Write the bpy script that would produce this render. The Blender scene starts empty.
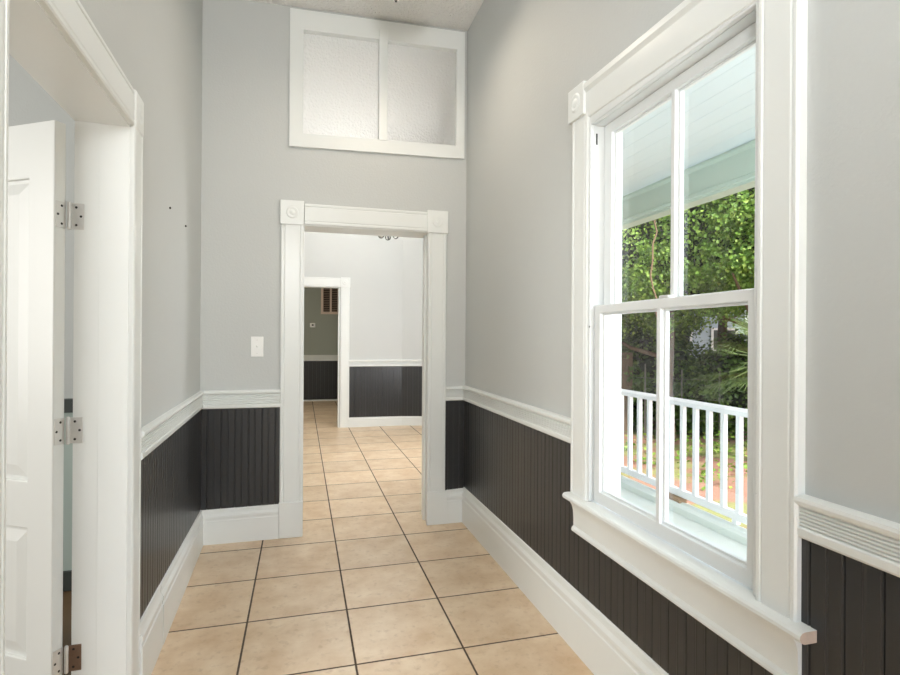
import bpy, bmesh, math, random
from mathutils import Vector, Matrix
random.seed(7)
SC = bpy.context.scene
COL = SC.collection
S = 0.457                                   # floor tile pitch in metres

# ------------------------------------------------------------------ camera
CAM = Vector((-0.2205, -2.6607, 1.3304))
YAW, PITCH, ROLL, FPX = 0.2699, 0.0010, 0.0059, 536.3
Fv = Vector((math.sin(YAW)*math.cos(PITCH), math.cos(YAW)*math.cos(PITCH), math.sin(PITCH)))
Rv = Vector((math.cos(YAW), -math.sin(YAW), 0)); Uv = Rv.cross(Fv)
R2 = Rv*math.cos(ROLL) + Uv*math.sin(ROLL); U2 = Uv*math.cos(ROLL) - Rv*math.sin(ROLL)
cd = bpy.data.cameras.new('camera'); cam = bpy.data.objects.new('camera', cd); COL.objects.link(cam)
cd.sensor_width = 36.0; cd.lens = FPX/900.0*36.0; cd.clip_start = 0.02; cd.clip_end = 300
M = Matrix((R2, U2, -Fv)).transposed().to_4x4(); M.translation = CAM
cam.matrix_world = M
SC.camera = cam

# ------------------------------------------------------------------ materials
def lin(c):
    return tuple((x/255/12.92 if x/255 <= 0.04045 else ((x/255+0.055)/1.055)**2.4) for x in c) + (1.0,)

class NT:
    def __init__(s, name):
        s.m = bpy.data.materials.new(name); s.m.use_nodes = True
        s.t = s.m.node_tree; s.b = s.t.nodes['Principled BSDF']; s.out = s.t.nodes['Material Output']
    def n(s, typ, **kw):
        nd = s.t.nodes.new(typ)
        for k, v in kw.items():
            if k.startswith('i_'): nd.inputs[k[2:].replace('_', ' ')].default_value = v
            else: setattr(nd, k, v)
        return nd
    def l(s, a, b): s.t.links.new(a, b)
    def math(s, op, a, b=None, clamp=False):
        nd = s.n('ShaderNodeMath', operation=op, use_clamp=clamp)
        for i, x in enumerate((a, b)):
            if x is None: continue
            if isinstance(x, (int, float)): nd.inputs[i].default_value = x
            else: s.l(x, nd.inputs[i])
        return nd.outputs[0]
    def mix(s, fac, a, b, blend='MIX'):
        nd = s.n('ShaderNodeMix', data_type='RGBA', blend_type=blend)
        for i, x in ((0, fac), (6, a), (7, b)):
            if isinstance(x, (int, float)): nd.inputs[i].default_value = x
            elif isinstance(x, tuple): nd.inputs[i].default_value = x
            else: s.l(x, nd.inputs[i])
        return nd.outputs[2]
    def pos(s): return s.n('ShaderNodeNewGeometry').outputs['Position']
    def noise(s, scale, detail=3, vec=None, rough=0.5, out='Fac'):
        nd = s.n('ShaderNodeTexNoise'); nd.inputs['Scale'].default_value = scale
        nd.inputs['Detail'].default_value = detail; nd.inputs['Roughness'].default_value = rough
        s.l(vec if vec is not None else s.pos(), nd.inputs['Vector']); return nd.outputs[out]
    def bump(s, h, strength, dist=0.01):
        nd = s.n('ShaderNodeBump'); nd.inputs['Strength'].default_value = strength; nd.inputs['Distance'].default_value = dist
        s.l(h, nd.inputs['Height']); s.l(nd.outputs[0], s.b.inputs['Normal'])

def paint(name, rgb, rough=0.5, var=0.04, nscale=3.0, bump=0.0, bscale=200, spec=0.5, metal=0.0, bdist=0.002):
    q = NT(name)
    c = lin(rgb); d = tuple(x*(1-var) for x in c[:3])+(1,); e = tuple(min(1, x*(1+var)) for x in c[:3])+(1,)
    q.l(q.mix(q.noise(nscale, 3), d, e), q.b.inputs['Base Color'])
    q.b.inputs['Roughness'].default_value = rough; q.b.inputs['Metallic'].default_value = metal
    q.b.inputs['Specular IOR Level'].default_value = spec
    if bump: q.bump(q.noise(bscale, 3), bump, bdist)
    return q.m

WALL = paint('grey_wall_paint', (195, 197.5, 195.5), 0.6, 0.02, 1.5, 0.35, 90, bdist=0.003)
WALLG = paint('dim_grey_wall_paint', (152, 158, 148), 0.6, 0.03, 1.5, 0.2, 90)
CEIL = paint('stippled_ceiling', (242, 241, 238), 0.9, 0.06, 60, 1.0, 65, bdist=0.02)
TRIM = paint('white_gloss_trim', (230, 233, 231), 0.3, 0.02, 5, 0.15, 25, bdist=0.002)
SASH = paint('white_sash_paint', (222, 225, 225), 0.35, 0.02, 5, 0.1, 30)
DOORM = paint('white_door_paint', (226, 228, 225), 0.35, 0.015, 4, 0.08, 40)
RAWWOOD = paint('raw_wood_end', (196, 178, 164), 0.8, 0.15, 60, 0.3, 120)
STEEL = paint('brushed_steel', (216, 215, 211), 0.4, 0.08, 60, 0, metal=0.5)
BRONZE = paint('dull_bronze', (135, 112, 95), 0.45, 0.15, 60, 0, metal=0.7)
BLACK = paint('dark_bronze', (34, 30, 27), 0.4, 0.1, 20)
DARKHOLE = paint('dark_hole', (22, 20, 18), 0.9, 0.1, 20)
PLASTIC = paint('white_plastic', (240, 240, 238), 0.3, 0.01, 5)
VENTM = paint('beige_vent_paint', (214, 196, 182), 0.5, 0.03, 5)
PORCHFLOOR = paint('pale_green_porch_paint', (226, 233, 227), 0.5, 0.06, 2, 0.1, 30)
PORCHCEIL = paint('haint_blue_paint', (222, 234, 238), 0.6, 0.02, 1)
BEAMM = paint('pale_green_beam_paint', (196, 212, 200), 0.5, 0.03, 2)
RAILM = paint('white_rail_paint', (246, 246, 246), 0.4, 0.02, 4)
SIDING = paint('white_siding_paint', (236, 238, 240), 0.5, 0.03, 3)
BLUESIDE = paint('pale_blue_siding', (186, 202, 214), 0.6, 0.05, 3)
BARK = paint('bark', (104, 84, 64), 0.9, 0.35, 9, 0.6, 25, bdist=0.02)
VINEM = paint('dry_vine', (120, 98, 72), 0.85, 0.2, 12, 0.3, 40)
WEATHER = paint('weathered_wood', (150, 122, 92), 0.9, 0.3, 18, 0.5, 60)
FENCEM = paint('brown_fence_wood', (112, 94, 74), 0.9, 0.2, 4, 0.3, 30)
WOODFLOOR = paint('brown_wood_floor', (112, 88, 62), 0.45, 0.2, 6)
TEAL = paint('pale_teal_paint', (176, 190, 184), 0.5, 0.02, 3)
SLATE = paint('dark_slate_paint', (58, 64, 62), 0.5, 0.05, 3)
ROOFM = paint('grey_shingle', (118, 112, 108), 0.9, 0.15, 20)
FRONDM = paint('palm_frond_green', (98, 116, 66), 0.55, 0.25, 4)

def wainscot_mat():
    q = NT('charcoal_beadboard_paint')
    v = q.noise(4, 4)
    st = q.n('ShaderNodeMapping'); st.inputs['Scale'].default_value = (1, 1, 0.08)
    q.l(q.pos(), st.inputs['Vector'])
    w = q.noise(70, 3, st.outputs[0])
    c = q.mix(v, lin((40, 41, 43)), lin((50, 51, 52)))
    c = q.mix(q.math('MULTIPLY', w, 0.5), c, lin((40, 39, 37)))
    q.l(c, q.b.inputs['Base Color'])
    q.b.inputs['Roughness'].default_value = 0.33
    q.bump(w, 0.12, 0.002)
    return q.m
WAINS = wainscot_mat()

def tile_mat():
    q = NT('beige_ceramic_tile')
    p = q.pos(); sx = q.n('ShaderNodeSeparateXYZ'); q.l(p, sx.inputs[0])
    edge = []; cell = []
    for ax in (0, 1):
        t = q.math('DIVIDE', sx.outputs[ax], S)
        fr = q.math('FRACT', q.math('ADD', t, 100.0))
        edge.append(q.math('MINIMUM', fr, q.math('SUBTRACT', 1.0, fr)))
        cell.append(q.math('FLOOR', q.math('ADD', t, 100.0)))
    e = q.math('MINIMUM', edge[0], edge[1])
    rag = q.math('MULTIPLY', q.math('SUBTRACT', q.noise(60, 2), 0.5), 0.004)
    g = q.n('ShaderNodeMapRange'); g.inputs['From Min'].default_value = 0.0075; g.inputs['From Max'].default_value = 0.0115
    q.l(q.math('ADD', e, rag), g.inputs['Value'])
    grout_or_tile = g.outputs[0]
    cx = q.n('ShaderNodeCombineXYZ'); q.l(cell[0], cx.inputs[0]); q.l(cell[1], cx.inputs[1])
    wn = q.n('ShaderNodeTexWhiteNoise'); wn.noise_dimensions = '3D'; q.l(cx.outputs[0], wn.inputs['Vector'])
    off = q.n('ShaderNodeVectorMath', operation='SCALE'); q.l(wn.outputs['Color'], off.inputs[0]); off.inputs['Scale'].default_value = 20
    ad = q.n('ShaderNodeVectorMath', operation='ADD'); q.l(p, ad.inputs[0]); q.l(off.outputs[0], ad.inputs[1])
    n1 = q.noise(5.5, 6, ad.outputs[0], 0.62); n2 = q.noise(28, 4, ad.outputs[0], 0.6)
    r1 = q.n('ShaderNodeMapRange'); r1.inputs['From Min'].default_value = 0.3; r1.inputs['From Max'].default_value = 0.7; q.l(n1, r1.inputs['Value'])
    c = q.mix(r1.outputs[0], lin((210, 180, 144)), lin((234, 214, 186)))
    r2 = q.n('ShaderNodeMapRange'); r2.inputs['From Min'].default_value = 0.55; r2.inputs['From Max'].default_value = 0.75; r2.inputs['To Max'].default_value = 0.55
    q.l(n2, r2.inputs['Value'])
    c = q.mix(r2.outputs[0], c, lin((184, 154, 122)))
    hv = q.math('ADD', q.math('MULTIPLY', wn.outputs['Value'], 0.12), 0.92)
    hs = q.n('ShaderNodeHueSaturation'); q.l(c, hs.inputs['Color']); q.l(hv, hs.inputs['Value'])
    fin = q.mix(grout_or_tile, lin((84, 70, 58)), hs.outputs[0])
    q.l(fin, q.b.inputs['Base Color'])
    rr = q.mix(grout_or_tile, (0.9, 0.9, 0.9, 1), (0.36, 0.36, 0.36, 1))
    q.l(rr, q.b.inputs['Roughness'])
    q.bump(grout_or_tile, 0.5, 0.004)
    return q.m
TILE = tile_mat()

def ground_mat():
    q = NT('leaf_littered_soil')
    a = q.noise(1.1, 4); b = q.noise(14, 4, rough=0.7); c3 = q.noise(45, 3, rough=0.7)
    soil = q.mix(b, lin((112, 78, 64)), lin((194, 156, 138)))
    soil = q.mix(c3, soil, lin((150, 108, 86)))
    r = q.n('ShaderNodeMapRange'); r.inputs['From Min'].default_value = 0.5; r.inputs['From Max'].default_value = 0.6; q.l(a, r.inputs['Value'])
    gr = q.mix(b, lin((96, 124, 58)), lin((156, 170, 98)))
    q.l(q.mix(q.math('MULTIPLY', r.outputs[0], 0.7), soil, gr), q.b.inputs['Base Color'])
    q.b.inputs['Roughness'].default_value = 0.95
    q.bump(b, 0.6, 0.04)
    return q.m
GROUND = ground_mat()

def leaf_mat(name, dark, mid, bright):
    q = NT(name)
    rnd = q.n('ShaderNodeNewGeometry').outputs['Random Per Island']
    cr = q.n('ShaderNodeValToRGB'); q.l(rnd, cr.inputs[0])
    cr.color_ramp.elements[0].color = lin(dark); cr.color_ramp.elements[1].color = lin(bright)
    el = cr.color_ramp.elements.new(0.55); el.color = lin(mid)
    big = q.noise(1.6, 3)
    c = q.mix(big, cr.outputs[0], lin(mid), 'MIX')
    q.l(c, q.b.inputs['Base Color']); q.b.inputs['Roughness'].default_value = 0.45
    tr = q.n('ShaderNodeBsdfTranslucent'); q.l(c, tr.inputs['Color'])
    mx = q.n('ShaderNodeMixShader'); mx.inputs[0].default_value = 0.3
    q.l(q.b.outputs[0], mx.inputs[1]); q.l(tr.outputs[0], mx.inputs[2]); q.l(mx.outputs[0], q.out.inputs['Surface'])
    return q.m
LEAF = leaf_mat('broad_leaves', (62, 92, 34), (122, 160, 58), (206, 226, 120))
LEAFD = leaf_mat('dark_leaves', (50, 72, 34), (92, 124, 54), (170, 198, 104))
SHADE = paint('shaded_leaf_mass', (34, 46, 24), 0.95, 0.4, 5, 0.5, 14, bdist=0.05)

def glass_mat():
    q = NT('clear_window_glass')
    t = q.n('ShaderNodeBsdfTransparent'); t.inputs['Color'].default_value = (0.97, 0.985, 0.98, 1)
    g = q.n('ShaderNodeBsdfGlossy'); g.inputs['Roughness'].default_value = 0.02
    fr = q.n('ShaderNodeFresnel'); fr.inputs['IOR'].default_value = 1.35
    mx = q.n('ShaderNodeMixShader'); q.l(q.math('MULTIPLY', fr.outputs[0], 0.12), mx.inputs[0]); q.l(t.outputs[0], mx.inputs[1]); q.l(g.outputs[0], mx.inputs[2])
    q.l(mx.outputs[0], q.out.inputs['Surface']); q.t.nodes.remove(q.b)
    return q.m
GLASS = glass_mat()

def frosted_mat():
    q = NT('pebbled_frosted_glass')
    b = q.b; b.inputs['Base Color'].default_value = (0.93, 0.94, 0.93, 1)
    b.inputs['Transmission Weight'].default_value = 0.85; b.inputs['Roughness'].default_value = 0.42; b.inputs['IOR'].default_value = 1.25
    v = q.n('ShaderNodeTexVoronoi'); v.inputs['Scale'].default_value = 75; q.l(q.pos(), v.inputs['Vector'])
    h = q.math('ADD', v.outputs['Distance'], q.noise(60, 3))
    q.bump(h, 0.9, 0.006)
    tr = q.n('ShaderNodeBsdfTranslucent'); q.l(q.mix(q.noise(70, 3), (0.86, 0.87, 0.86, 1), (1, 1, 1, 1)), tr.inputs['Color'])
    mx = q.n('ShaderNodeMixShader'); mx.inputs[0].default_value = 0.3
    q.l(b.outputs[0], mx.inputs[1]); q.l(tr.outputs[0], mx.inputs[2]); q.l(mx.outputs[0], q.out.inputs['Surface'])
    return q.m
FROST = frosted_mat()

def bulb_mat():
    q = NT('frosted_bulb_glass')
    q.b.inputs['Base Color'].default_value = lin((240, 238, 230)); q.b.inputs['Roughness'].default_value = 0.3
    q.b.inputs['Emission Color'].default_value = lin((255, 246, 230)); q.b.inputs['Emission Strength'].default_value = 0.15
    return q.m
BULB = bulb_mat()

# ------------------------------------------------------------------ mesh helpers
class MB:
    def __init__(s): s.v = []; s.f = []; s.mi = []
    def add(s, vs, fs, mi=0):
        o = len(s.v); s.v += [tuple(x) for x in vs]; s.f += [tuple(i+o for i in f) for f in fs]; s.mi += [mi]*len(fs); return s
    def box(s, x0, x1, y0, y1, z0, z1, fn=None, mi=0):
        vs = [(x, y, z) for z in (z0, z1) for y in (y0, y1) for x in (x0, x1)]
        if fn: vs = [fn(*q) for q in vs]
        return s.add(vs, [(0, 2, 3, 1), (4, 5, 7, 6), (0, 1, 5, 4), (2, 6, 7, 3), (0, 4, 6, 2), (1, 3, 7, 5)], mi)
    def ext(s, prof, t0, t1, fn, n=1, mi=0):
        """closed profile [(a,b)] swept from t0 to t1; fn(a,b,t) -> point"""
        k = len(prof); vs = []; fs = []
        for i in range(n+1):
            t = t0+(t1-t0)*i/n
            vs += [fn(a, b, t) for a, b in prof]
        for i in range(n):
            for j in range(k):
                fs.append((i*k+j, i*k+(j+1) % k, (i+1)*k+(j+1) % k, (i+1)*k+j))
        fs.append(tuple(range(k))); fs.append(tuple(n*k+j for j in range(k)))
        return s.add(vs, fs, mi)
    def lathe(s, prof, org, axis=(0, 0, 1), n=20, mi=0):
        ax = Vector(axis).normalized(); a = ax.orthogonal().normalized(); b = ax.cross(a); o = Vector(org)
        vs = []; fs = []; k = len(prof)
        for i in range(n):
            th = 2*math.pi*i/n
            for r, h in prof: vs.append(o+ax*h+(a*math.cos(th)+b*math.sin(th))*r)
        for i in range(n):
            for j in range(k-1):
                fs.append((i*k+j, ((i+1) % n)*k+j, ((i+1) % n)*k+j+1, i*k+j+1))
        return s.add(vs, fs, mi)
    def tube(s, pts, rad, n=8, mi=0):
        pts = [Vector(p) for p in pts]; vs = []; fs = []
        rr = rad if isinstance(rad, (list, tuple)) else [rad]*len(pts)
        prev = None
        for i, p in enumerate(pts):
            d = (pts[min(i+1, len(pts)-1)]-pts[max(i-1, 0)]).normalized()
            a = d.orthogonal().normalized() if prev is None else (prev-d*prev.dot(d)).normalized()
            prev = a; b = d.cross(a)
            for j in range(n):
                th = 2*math.pi*j/n; vs.append(p+(a*math.cos(th)+b*math.sin(th))*rr[i])
        for i in range(len(pts)-1):
            for j in range(n): fs.append((i*n+j, i*n+(j+1) % n, (i+1)*n+(j+1) % n, (i+1)*n+j))
        fs.append(tuple(range(n))); fs.append(tuple((len(pts)-1)*n+j for j in range(n)))
        return s.add(vs, fs, mi)
    def slab(s, cuts_a, cuts_b, holes, d0, d1, fn):
        """thick wall sheet with rectangular holes as one connected mesh; fn(a, d, b) -> point"""
        A = sorted(set(cuts_a)); B = sorted(set(cuts_b))
        for h in holes: A += [h[0], h[1]]; B += [h[2], h[3]]
        A = [a for a in sorted(set(A)) if cuts_a[0] <= a <= cuts_a[-1]]; B = [b for b in sorted(set(B)) if cuts_b[0] <= b <= cuts_b[-1]]
        na, nb = len(A), len(B)
        vs = [fn(a, d, b) for d in (d0, d1) for b in B for a in A]
        ix = lambda k, i, j: k*na*nb+j*na+i
        def solid(i, j):
            if i < 0 or j < 0 or i >= na-1 or j >= nb-1: return False
            ca, cb = (A[i]+A[i+1])/2, (B[j]+B[j+1])/2
            return not any(h[0] < ca < h[1] and h[2] < cb < h[3] for h in holes)
        fs = []
        for i in range(na-1):
            for j in range(nb-1):
                if not solid(i, j): continue
                fs.append((ix(0, i, j), ix(0, i+1, j), ix(0, i+1, j+1), ix(0, i, j+1)))
                fs.append((ix(1, i, j), ix(1, i, j+1), ix(1, i+1, j+1), ix(1, i+1, j)))
                if not solid(i-1, j): fs.append((ix(0, i, j), ix(0, i, j+1), ix(1, i, j+1), ix(1, i, j)))
                if not solid(i+1, j): fs.append((ix(0, i+1, j), ix(1, i+1, j), ix(1, i+1, j+1), ix(0, i+1, j+1)))
                if not solid(i, j-1): fs.append((ix(0, i, j), ix(1, i, j), ix(1, i+1, j), ix(0, i+1, j)))
                if not solid(i, j+1): fs.append((ix(0, i, j+1), ix(0, i+1, j+1), ix(1, i+1, j+1), ix(1, i, j+1)))
        return s.add(vs, fs)
    def build(s, name, mats, parent=None, org=(0, 0, 0), bevel=0.0, smooth=True, angle=35, recalc=True, seg=2):
        me = bpy.data.meshes.new(name); o = Vector(org)
        me.from_pydata([tuple(Vector(p)-o) for p in s.v], [], s.f)
        for m in (mats if isinstance(mats, (list, tuple)) else [mats]): me.materials.append(m)
        me.polygons.foreach_set('material_index', s.mi)
        if recalc:
            bm = bmesh.new(); bm.from_mesh(me)
            bmesh.ops.remove_doubles(bm, verts=[v for v in bm.verts if not v.link_faces], dist=0)
            for v in [v for v in bm.verts if not v.link_faces]: bm.verts.remove(v)
            bmesh.ops.recalc_face_normals(bm, faces=bm.faces); bm.to_mesh(me); bm.free()
        if smooth:
            me.shade_smooth(); me.set_sharp_from_angle(angle=math.radians(angle))
        me.update()
        ob = bpy.data.objects.new(name, me); COL.objects.link(ob)
        if parent is not None: ob.parent = parent
        else: ob.location = o
        if bevel:
            b = ob.modifiers.new('bevel', 'BEVEL'); b.width = bevel; b.segments = seg; b.limit_method = 'ANGLE'; b.angle_limit = math.radians(40)
        return ob

def tag(o, label, cat, kind=None, group=None):
    o['label'] = label; o['category'] = cat
    if kind: o['kind'] = kind
    if group: o['group'] = group
    return o
def thing(name, org, label, cat, kind=None, group=None, rotz=0.0):
    o = bpy.data.objects.new(name, None); COL.objects.link(o); o.location = org; o.rotation_euler = (0, 0, rotz)
    o.empty_display_size = 0.1
    return tag(o, label, cat, kind, group)

# wall frames: (s along the wall, d out of the wall into the room, z)
XR, YB, YF, Y3 = 0.93, 1.075, 5.40, 8.88
def xl(y): return -0.845+(1.075-y)*0.026
RW = lambda s, d, z: (XR-d, s, z)
LW = lambda s, d, z: (xl(s)+d, s, z)
BW = lambda s, d, z: (s, YB-d, z)
FW = lambda s, d, z: (s, YF-d, z)
TW = lambda s, d, z: (s, Y3-d, z)
AD = Vector((math.cos(0.27), -math.sin(0.27), 0)); AN = Vector((-math.sin(0.27), -math.cos(0.27), 0)); A0 = Vector((1.255, YF, 0))
AW = lambda s, d, z: tuple(A0+AD*s+AN*d+Vector((0, 0, z)))
ZC = lambda x: 3.545+0.024*x

# ------------------------------------------------------------------ setting: floor, walls, ceiling
tag(MB().box(-0.97, 1.12, -4.6, 1.30, -0.2, 0).add([], []).build('floor', TILE, smooth=False), 'beige square ceramic tiles with dark grout down the hall', 'floor', 'structure')
tag(MB().box(-2.6, 1.98, 1.30, 5.56, -0.2, 0).build('floor_far_room', TILE, smooth=False), 'beige tile floor of the bright room past the cased opening', 'floor', 'structure')
tag(MB().box(-1.5, 1.6, 5.56, 9.05, -0.2, 0).build('floor_third_room', TILE, smooth=False), 'tile floor of the dim room past the second doorway', 'floor', 'structure')
tag(MB().box(-4.2, -0.97, -4.6, 0.75, -0.2, -0.004).build('floor_left_room', WOODFLOOR, smooth=False), 'brown wood floor behind the open white door', 'floor', 'structure')

win = (-1.545, -0.694, 0.64, 2.215)
tag(MB().slab([-4.6, 1.075], [-0.2, 3.75], [win], 0, -0.13, RW).build('wall_right', WALL, smooth=False), 'long grey wall holding the tall sash window', 'wall', 'structure')
tag(MB().slab([-4.6, 1.20], [-0.2, 3.75], [(-1.46, -0.556, -0.3, 2.075)], 0, -0.16, LW).build('wall_left', WALL, smooth=False), 'grey wall with the open white door', 'wall', 'structure')
TZ = lambda x, z: z+0.024*x                                  # the transom leans with the old ceiling line
tag(MB().slab([-2.6, 2.06], [-0.2, 3.85], [(-0.216, 0.665, -0.3, 2.09), (-0.25, 0.87, 2.66, 3.42)], 0, -0.205, lambda s, d, z: BW(s, d, TZ(s, z) if z > 2.3 else z)).build('wall_back', WALL, smooth=False),
    'grey end wall with cased opening below and glazed transom above', 'wall', 'structure')
tag(MB().slab([-0.97, 1.06], [-0.2, 3.75], [(-0.5, 0.55, -0.3, 2.5)], -3.325-2.2, -3.325-2.33, lambda s, d, z: (s, d+1.0, z)).build('wall_front', WALL, smooth=False),
    'grey wall with the street entrance at the near end of the hall', 'wall', 'structure')
mb = MB()
cx = [(-0.97, 1.06)]
mb.add([(x, y, ZC(x)+h) for h in (0, 0.15) for y in (-4.6, 1.09) for x in (-0.97, 1.0)], [(0, 2, 3, 1), (4, 5, 7, 6), (0, 1, 5, 4), (2, 6, 7, 3), (0, 4, 6, 2), (1, 3, 7, 5)])
tag(mb.build('ceiling', CEIL, smooth=False), 'stippled white ceiling over the hall', 'ceiling', 'structure')

# far room
tag(MB().slab([-2.6, 1.255], [-0.2, 3.75], [(-0.50, 0.315, -0.3, 2.075)], 0, -0.15, FW).build('wall_far_room', WALL, smooth=False), 'pale grey wall of the room past the cased opening, with a second doorway', 'wall', 'structure')
tag(MB().slab([0, 0.80], [-0.2, 3.75], [], 0, -0.15, AW).build('wall_far_angle', WALL, smooth=False), 'pale grey wall turning at an angle right of the second doorway', 'wall', 'structure')
tag(MB().slab([1.28, 5.3], [-0.2, 3.75], [], 0, -0.1, lambda s, d, z: (1.96-d, s, z)).build('wall_far_right', WALL, smooth=False), 'side wall of the bright far room nearest the porch', 'wall', 'structure')
tag(MB().slab([1.28, 5.55], [-0.2, 3.75], [], 0, -0.1, lambda s, d, z: (-2.5+d, s, z)).build('wall_far_left', WALL, smooth=False), 'side wall of the bright far room away from the porch', 'wall', 'structure')
tag(MB().box(-2.6, 2.06, 1.28, 5.56, 3.6, 3.75).build('ceiling_far_room', CEIL, smooth=False), 'white ceiling of the bright far room', 'ceiling', 'structure')
# third room
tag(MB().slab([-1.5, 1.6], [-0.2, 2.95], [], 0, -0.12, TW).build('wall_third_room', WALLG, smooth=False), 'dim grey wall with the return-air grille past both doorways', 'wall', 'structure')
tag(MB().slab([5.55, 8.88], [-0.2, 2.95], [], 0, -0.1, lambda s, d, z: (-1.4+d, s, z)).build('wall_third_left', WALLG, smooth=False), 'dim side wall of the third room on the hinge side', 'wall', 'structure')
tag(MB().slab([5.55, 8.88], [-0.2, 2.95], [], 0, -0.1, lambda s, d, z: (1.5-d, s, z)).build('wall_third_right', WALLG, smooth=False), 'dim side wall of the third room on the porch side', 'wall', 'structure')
tag(MB().box(-1.5, 1.6, 5.55, 9.0, 2.8, 2.95).build('ceiling_third_room', CEIL, smooth=False), 'low ceiling of the dim third room', 'ceiling', 'structure')
# room behind the door
tag(MB().slab([-4.2, -0.985], [-0.2, 3.75], [], 0, -0.12, lambda s, d, z: (s, 0.60-d, z)).build('wall_left_room', WALL, smooth=False), 'grey wall glimpsed through the gap beside the open door', 'wall', 'structure')
tag(MB().slab([-4.6, 0.72], [-0.2, 3.75], [], 0, -0.1, lambda s, d, z: (-4.1+d, s, z)).build('wall_left_room_side', WALL, smooth=False), 'far side wall of the room behind the door', 'wall', 'structure')
tag(MB().slab([-4.2, -0.97], [-0.2, 3.75], [], 0, -0.1, lambda s, d, z: (s, -4.5+d, z)).build('wall_left_room_near', WALL, smooth=False), 'street side wall of the room behind the door', 'wall', 'structure')
tag(MB().box(-4.2, -0.9, -4.6, 0.72, 3.56, 3.72).build('ceiling_left_room', CEIL, smooth=False), 'ceiling of the room behind the door', 'ceiling', 'structure')
LB = lambda s, d, z: (s, 0.60-d, z)
tag(MB().box(-4.0, -0.99, 0.0, 0.018, 0.10, 0.93, LB).build('trim_20', TEAL), 'pale teal lower panelling seen through the door gap', 'wainscot', 'structure')
tag(MB().box(-4.0, -0.99, 0.0, 0.04, 0.93, 1.0, LB).build('trim_21', SLATE), 'dark chair rail seen through the door gap', 'chair rail', 'structure')
tag(MB().box(-4.0, -0.99, 0.0, 0.035, 0.0, 0.10, LB).build('baseboard_left_room', SLATE), 'dark baseboard seen through the door gap', 'baseboard', 'structure')

# ------------------------------------------------------------------ beadboard wainscot
def bead_profile(s0, s1, ph=0.0, p=0.0826):
    pts = [(s0, 0.010)]
    k = math.floor((s0-ph)/p)-1
    while True:
        a = ph+k*p; k += 1
        if a > s1+p: break
        for ds, d in ((-0.0022, 0.010), (-0.0008, 0.0066), (0.0006, 0.0066), (0.0018, 0.0097), (0.0045, 0.0104), (0.0068, 0.0098), (0.0076, 0.0088), (0.0086, 0.010),
                      (p/2-0.0048, 0.010), (p/2-0.0040, 0.0088), (p/2-0.0030, 0.0098), (p/2, 0.0104), (p/2+0.0030, 0.0098), (p/2+0.0040, 0.0088), (p/2+0.0048, 0.010)):
            s = a+ds
            if s0 < s < s1: pts.append((s, d))
    pts.append((s1, 0.010))
    return pts
def beadboard(name, s0, s1, zfun, fn, label, ph=0.0, low=0.18, breaks=()):
    """zfun(s) -> list of row heights above the bottom row; rows past None are skipped"""
    mb = MB(); pr = bead_profile(s0, s1, ph)
    for b in breaks: pr.append((b, 0.010))
    pr.sort()
    rows = sorted(set(z for s, _ in pr for z in zfun(s)))
    zs = [low]+rows; n = len(pr)
    vs = [fn(s, d, z) for z in zs for s, d in pr]; fs = []
    for i in range(n-1):
        top = max(zfun((pr[i][0]+pr[i+1][0])/2))
        for j in range(len(zs)-1):
            if zs[j+1] <= top+1e-6: fs.append((j*n+i, j*n+i+1, (j+1)*n+i+1, (j+1)*n+i))
    mb.add(vs, fs)
    return tag(mb.build(name, WAINS, smooth=False), label, 'wainscot', 'structure')
def flip(fn): return lambda s, d, z: fn(s, d, z)
beadboard('trim_1', -4.4, 1.075, lambda s: [0.56] if -1.66 < s < -0.56 else [0.56, 0.90], RW, 'charcoal beadboard wainscot along the window wall', ph=-1.684, breaks=(-1.66, -0.56))
beadboard('trim_2', -0.46, 1.075, lambda s: [0.90], LW, 'charcoal beadboard wainscot beside the open door, catching blue light', ph=0.02)
beadboard('trim_3', -4.4, -1.55, lambda s: [0.90], LW, 'charcoal beadboard wainscot on the street side of the open door', ph=0.02)
beadboard('trim_4', -0.845, -0.352, lambda s: [0.90], BW, 'charcoal beadboard wainscot below the light switch', ph=-0.80)
beadboard('trim_5', 0.778, 0.93, lambda s: [0.90], BW, 'narrow charcoal beadboard between cased opening and window wall', ph=0.80)
beadboard('trim_6', 0.45, 1.255, lambda s: [0.93], FW, 'dark beadboard wainscot on the far room wall beside its doorway', ph=0.46, low=0.10)
beadboard('trim_7', 0.0, 0.75, lambda s: [0.93], AW, 'dark beadboard wainscot on the angled far wall', low=0.10)
beadboard('trim_8', -1.4, 1.5, lambda s: [0.86], TW, 'near-black beadboard wainscot in the dim third room', low=0.0)

# ------------------------------------------------------------------ chair rails and baseboards
def rail_profile(z0, z1, t=0.024):
    h = z1-z0; pr = [(0, z0), (t*0.75, z0), (t*0.95, z0+0.006), (t*0.95, z0+0.022), (t*0.8, z0+0.026)]
    a, b = z0+0.028, z1-0.030; n = 5
    for i in range(n):
        c0 = a+(b-a)*i/n; w = (b-a)/n
        pr += [(t*0.5, c0), (t*0.76, c0+w*0.25), (t*0.80, c0+w*0.5), (t*0.76, c0+w*0.75)]
    pr += [(t*0.5, b), (t*0.85, b+0.004), (t*1.1, b+0.010), (t*1.2, b+0.018), (t*1.1, b+0.026), (t*0.7, z1), (0, z1)]
    return pr
def chair_rail(name, s0, s1, z0, z1, fn, label, slope=0.0, sref=0.0, t=0.024):
    return tag(MB().ext(rail_profile(z0, z1, t), s0, s1, lambda d, z, s: fn(s, d, z+slope*(s-sref))).build(name, TRIM, angle=25), label, 'chair rail', 'structure')
chair_rail('trim_9', -0.562, 1.06, 0.873, 0.980, RW, 'white fluted chair rail between cased opening and window', 0.004, -0.562)
chair_rail('trim_10', -4.4, -1.657, 0.866, 0.966, RW, 'white reeded chair rail nearest the camera, past the window casing')
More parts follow.
